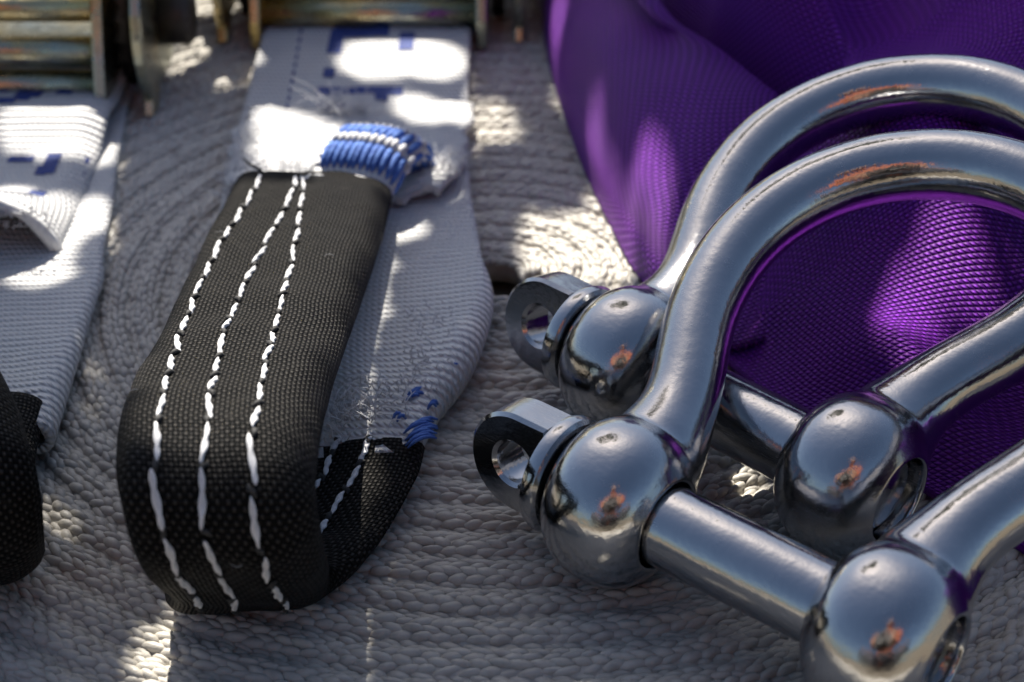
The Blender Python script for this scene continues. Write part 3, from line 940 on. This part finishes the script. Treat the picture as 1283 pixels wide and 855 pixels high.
for i in range(n):
    for j in range(m):
        Y = 168 + 290 * i / (n - 1)
        x0 = np.interp(Y, [168, 200, 222, 240, 262, 280, 294, 303, 313, 325, 350, 400, 460], [88, 62, 43, 34, 41, 54, 59, 53, 46, 38, 30, 32, 36])
        X = x0 + (215 - x0) * j / (m - 1)
        z, s = zmass(X, Y)
        lim = smooth01((j / (m - 1)) / np.interp(Y, [230, 290], [.10, .045]))
        z = max(z, .6) * lim + .6 * (1 - lim)
        lim2 = smooth01((i / (n - 1)) / .05)
        B[i, j] = (X, Y, max(.7, z * lim2))
v, f, uv = sheet(B, 1.2)
part('main_fold', v, f, M_PURPLE, sling, po, uv)

# ------------------------------------------------------------------ added leaf screen, its gaps shaped to dapple the sun (outside the picture, towards the sun)

def lit_points():
    """patches of the things chosen to be sunlit through gaps between the leaves"""
    polys = [([(0, 140), (95, 138), (148, 150), (150, 190), (90, 186), (0, 182)], 'strap'), ([(0, 262), (130, 262), (132, 284), (0, 286)], 'strap'),
             ([(215, -30), (380, -30), (350, 40), (350, 82), (240, 72), (215, 40)], 'mat'), ([(205, 60), (350, 70), (330, 108), (215, 100)], 'mat'),
             ([(428, 58), (500, 54), (585, 62), (588, 92), (500, 90), (428, 92)], 'strap'), ([(495, 124), (585, 126), (585, 150), (510, 145)], 'strap'),
             ([(318, 128), (372, 150), (430, 160), (500, 160), (515, 200), (470, 204), (410, 212), (312, 205)], 'strap'), ([(520, 172), (556, 182), (548, 208), (520, 205)], 'strap'),
             ([(605, 130), (628, 130), (645, 176), (616, 178)], 'mat'), ([(648, 275), (700, 268), (752, 272), (792, 340), (800, 352), (660, 345)], 'mat'),
             ([(185, 790), (225, 780), (245, 870), (185, 870)], 'mat'), ([(318, 766), (345, 766), (345, 792), (318, 792)], 'mat'),
             ([(400, 570), (440, 575), (450, 612), (400, 612)], 'sleeve'),
             ([(690, 486), (716, 490), (722, 520), (694, 514)], 'mat'),
             ([(686, 0), (698, 0), (712, 50), (704, 50)], 'sling'), ([(735, 222), (752, 220), (764, 268), (746, 262)], 'sling'),
             ([(778, 148), (800, 150), (850, 240), (838, 336), (820, 300), (815, 240)], 'sling'),
             ([(1100, 370), (1140, 362), (1165, 385), (1130, 420), (1096, 412)], 'sling'),
             ([(1168, 305), (1204, 298), (1220, 352), (1196, 365)], 'sling'), ([(1120, 330), (1170, 330), (1180, 420), (1110, 430)], 'sling'), ([(1160, 560), (1200, 545), (1195, 600), (1160, 612)], 'sling'), ([(880, 590), (930, 590), (950, 640), (890, 640)], 'mat')]
    polys.append(([(a + 22 + max(0, y - 300) * .16, y) for y, Y, a, b in ST[1:8]] + [(b - 30 - max(0, y - 300) * .10, y) for y, Y, a, b in ST[7:0:-1]], 'sleeve'))
    kinds = {'sleeve': ('sleeve', 'stitch', 'thread_knot'), 'mat': ('cord_coil',), 'strap': ('webbing', 'sewn_end', 'tack_thread', 'rolled_webbing', 'printed_mark', 'frayed_fibres'), 'sling': ('front_fold', 'main_fold')}
    dg = bpy.context.evaluated_depsgraph_get()
    out = []
    R3 = cam_o.rotation_euler.to_matrix()
    for pg, kind in polys:
        q = np.array(pg, float)
        if kind != 'sleeve': q = q.mean(0) + (q - q.mean(0)) * {'strap': .82, 'mat': .76, 'sling': .45}[kind]
        lo, hi = q.min(0), q.max(0)
        for x in np.arange(lo[0], hi[0], 3.0):
            for y in np.arange(lo[1], hi[1], 3.0):
                c = False; j = len(q) - 1
                for i in range(len(q)):
                    if (q[i, 1] > y) != (q[j, 1] > y) and x < (q[j, 0] - q[i, 0]) * (y - q[i, 1]) / (q[j, 1] - q[i, 1]) + q[i, 0]: c = not c
                    j = i
                if not c: continue
                d = R3 @ Vector(((x - PW / 2) / FPX, -(y - PH / 2) / FPX, -1)).normalized()
                ok, loc, nn, fi_, ob, mx = SC.ray_cast(dg, cam_o.location, d)
                if ok and ob.name.split('.')[0] in kinds[kind]: out.append(np.array(loc) / MM)
    return np.array(out)
def added_shade_branch():
    S = np.array(SUN_DIR)
    ax = np.cross([0, 0, 1.0], S); ax /= np.linalg.norm(ax); ay = np.cross(S, ax)
    D = 1250.0; C0 = np.array([0, 270.0, 0]) + S * D
    res = 1.5; NB = 400; half = NB * res / 2
    mask = np.zeros((NB, NB), bool)
    g = (np.arange(NB) + .5) * res - half
    gx, gy = np.meshgrid(g, g, indexing='ij')
    pts = lit_points()
    qx = (((pts - C0) @ ax + half) / res).astype(int); qy = (((pts - C0) @ ay + half) / res).astype(int)
    for dx in (-1, 0, 1):
        for dy in (-1, 0, 1):
            if abs(dx) + abs(dy) < 2: mask[np.clip(qx + dx, 0, NB - 1), np.clip(qy + dy, 0, NB - 1)] = True
    def hit(x, y):
        i, j = int((x + half) / res), int((y + half) / res)
        return 0 <= i < NB and 0 <= j < NB and mask[i, j]
    org = C0
    root = tag(empty('added_shade_branch', org), 'added leafy branch overhead, out of the picture, with gaps shaped to dapple the sunlight', 'branch')
    V, F = [], []
    r = random.Random(11)
    # area of the foliage: the footprint of the picture seen from the sun
    foot = [(-180, 440), (215, 450), (150, 105), (-150, 105)]
    q = np.array([((np.array([x, y, 0]) - C0) @ ax, (np.array([x, y, 0]) - C0) @ ay) for x, y in foot])
    def inside(x, y):
        c = False; j = 3
        for i in range(4):
            if (q[i, 1] > y) != (q[j, 1] > y) and x < (q[j, 0] - q[i, 0]) * (y - q[i, 1]) / (q[j, 1] - q[i, 1]) + q[i, 0]: c = not c
            j = i
        return c
    lo, hi = q.min(0), q.max(0)
    for size, step, rad in ((17, 7.5, 0), (9, 4.8, 0), (6, 2.6, 13), (3.6, 1.7, 6)):
        for x in np.arange(lo[0], hi[0], step):
            for y in np.arange(lo[1], hi[1], step):
                px, py = x + r.uniform(-.5, .5) * step, y + r.uniform(-.5, .5) * step
                if not inside(px, py): continue
                a = r.uniform(0, 2 * math.pi); l = size * r.uniform(.8, 1.2); w = l * .33
                dx, dy = math.cos(a), math.sin(a)
                shape = [(-1, 0), (-.45, .85), (.15, 1), (1, 0), (.15, -1), (-.45, -.85)]
                pts = [(px + (u * l / 2) * dx - (v_ * w) * dy, py + (u * l / 2) * dy + (v_ * w) * dx) for u, v_ in shape]
                if any(hit(*p) for p in pts) or hit(px, py): continue
                if rad and not any(hit(px + cx * rad, py + cy * rad) for cx, cy in ((1, 0), (-1, 0), (0, 1), (0, -1), (.7, .7), (-.7, .7), (.7, -.7), (-.7, -.7), (.4, 0), (-.4, 0), (0, .4), (0, -.4))): continue
                zz = r.uniform(-40, 40); t1, t2 = r.uniform(-.5, .5), r.uniform(-.5, .5)
                o = len(V)
                for (u, v_), (X, Y) in zip(shape, pts):
                    V.append(C0 + ax * X + ay * Y + S * (zz + t1 * (X - px) + t2 * (Y - py)))
                F += [(o, o + 1, o + 5), (o + 1, o + 2, o + 4, o + 5), (o + 2, o + 3, o + 4)]
    tag(part('shade_leaves', V, F, M_LEAF, root, org, smooth=False), kind='stuff')
    vf = []
    for k in range(2):
        x0 = lo[0] + (hi[0] - lo[0]) * (.05 + .9 * k)
        pts = [C0 + ax * (x0 + 14 * math.sin(k + t * 3)) + ay * (lo[1] + (hi[1] - lo[1]) * t) + S * (50 + 8 * math.sin(2 * t + k)) for t in np.linspace(0, 1.15, 9)]
        vf.append(tube(pts, np.linspace(1.2, 4.5, 9), 7))
    v, f = join(*vf)
    part('shade_twigs', v, f, M_BARK, root, org)
added_shade_branch()

# ------------------------------------------------------------------ the person with the camera, mirrored in the steel
def person():
    org = (0, -470, -9)
    M_SHIRT = mat_plain('orange_shirt', (.26, .07, .03), .8, .15, 20)
    M_SKIN = mat_plain('skin', (.48, .27, .18), .55, .1, 30)
    M_HAIR = mat_plain('dark_hair', (.02, .015, .012), .6, .3, 80)
    M_CAM = mat_plain('camera_black', (.015, .015, .016), .4, .2, 80)
    root = tag(empty('person', org), 'person in an orange top sitting with a camera, seen only mirrored in the steel', 'person')
    def skin(name, J, Ed, mat, parent, rootv=0):
        me = bpy.data.meshes.new(name)
        me.from_pydata([tuple((np.array(p[:3]) + (0, (130 if p[1] < -230 else 0), 0) - org) * MM) for p in J], Ed, [])
        o = link(name, me, parent)
        sk = o.modifiers.new('skin', 'SKIN')
        lay = me.skin_vertices[0].data
        for i, p in enumerate(J): lay[i].radius = (p[3] * MM, p[3] * MM)
        lay[rootv].use_root = True
        ss = o.modifiers.new('sub', 'SUBSURF'); ss.levels = 2; ss.render_levels = 2
        dg = bpy.context.evaluated_depsgraph_get()
        m2 = bpy.data.meshes.new_from_object(o.evaluated_get(dg))
        o.modifiers.clear(); o.data = m2
        m2.materials.clear(); m2.materials.append(mat)
        m2.polygons.foreach_set('use_smooth', [True] * len(m2.polygons))
        return o
    J = [(0, -600, 100, 135), (0, -600, 260, 125), (0, -575, 420, 135), (0, -550, 500, 70), (0, -530, 560, 52), (0, -505, 640, 80), (0, -495, 700, 78)]
    Ed = [(0, 1), (1, 2), (2, 3), (3, 4), (4, 5), (5, 6)]
    for s in (-1, 1):
        b = len(J)
        J += [(s * 165, -560, 470, 62), (s * 215, -430, 320, 48), (s * 120, -210, 200, 34), (s * 80, -110, 160, 28)]
        Ed += [(2, b), (b, b + 1), (b + 1, b + 2), (b + 2, b + 3)]
        b = len(J)
        J += [(s * 110, -560, 90, 90), (s * 330, -370, 130, 66), (s * 60, -330, 50, 46), (-s * 30, -290, 40, 40)]
        Ed += [(0, b), (b, b + 1), (b + 1, b + 2), (b + 2, b + 3)]
    bod = skin('body', J, Ed, M_SHIRT, root)
    bod.data.materials.append(mat_plain('dark_trousers', (.03, .032, .04), .85, .2, 30))
    for pl in bod.data.polygons:
        c = pl.center
        if c.z + org[2] * MM < .165 and c.y + org[1] * MM < -.14: pl.material_index = 1
    skin('head', [(0, -508, 590, 56), (0, -497, 640, 84), (0, -492, 700, 86), (0, -410, 655, 12)], [(0, 1), (1, 2), (1, 3)], M_SKIN, root)
    skin('hair', [(0, -540, 640, 78), (0, -520, 715, 88), (0, -480, 740, 70)], [(0, 1), (1, 2)], M_HAIR, root)
    for s in (-1, 1):
        H = [(s * 82, -112, 160, 26), (s * 76, -80, 158, 24)]; Eh = [(0, 1)]
        for k, (dz, ln) in enumerate(((28, 1.0), (10, 1.08), (-8, 1.0), (-25, .8))):
            b = len(H)
            H += [(s * 80, -66, 158 + dz, 9), (s * 74, -40 + 4 * abs(k - 1), 158 + dz, 8.5), (s * (74 - 26 * ln), -32, 158 + dz, 8)]
            Eh += [(1, b), (b, b + 1), (b + 1, b + 2)]
        b = len(H)
        H += [(s * 66, -112, 176, 10), (s * 44, -112, 186, 9)]; Eh += [(0, b), (b, b + 1)]
        skin('hand', H, Eh, M_SKIN, root)
    cam_root = tag(empty('hand_camera', (0, -75, 110)), 'black camera held by the person, seen only mirrored in the steel', 'camera')
    o = part('camera_body', *extrude([(-105, 112), (-55, 112), (-55, 190), (-62, 202), (-98, 202), (-105, 190)], -64, 64), M_CAM, cam_root, (0, -75, 110), smooth=False)
    bevel(o, 5, 3)
    v, f = lathe([(-57, 0), (-57, 34), (-20, 34), (-18, 32), (-18, 24), (-30, 20), (-32, 0)], 40)
    v = np.stack([v[:, 1], v[:, 0], v[:, 2] + CAM_H], -1)
    part('lens', v, f, M_CAM, cam_root, (0, -75, 110))
person()
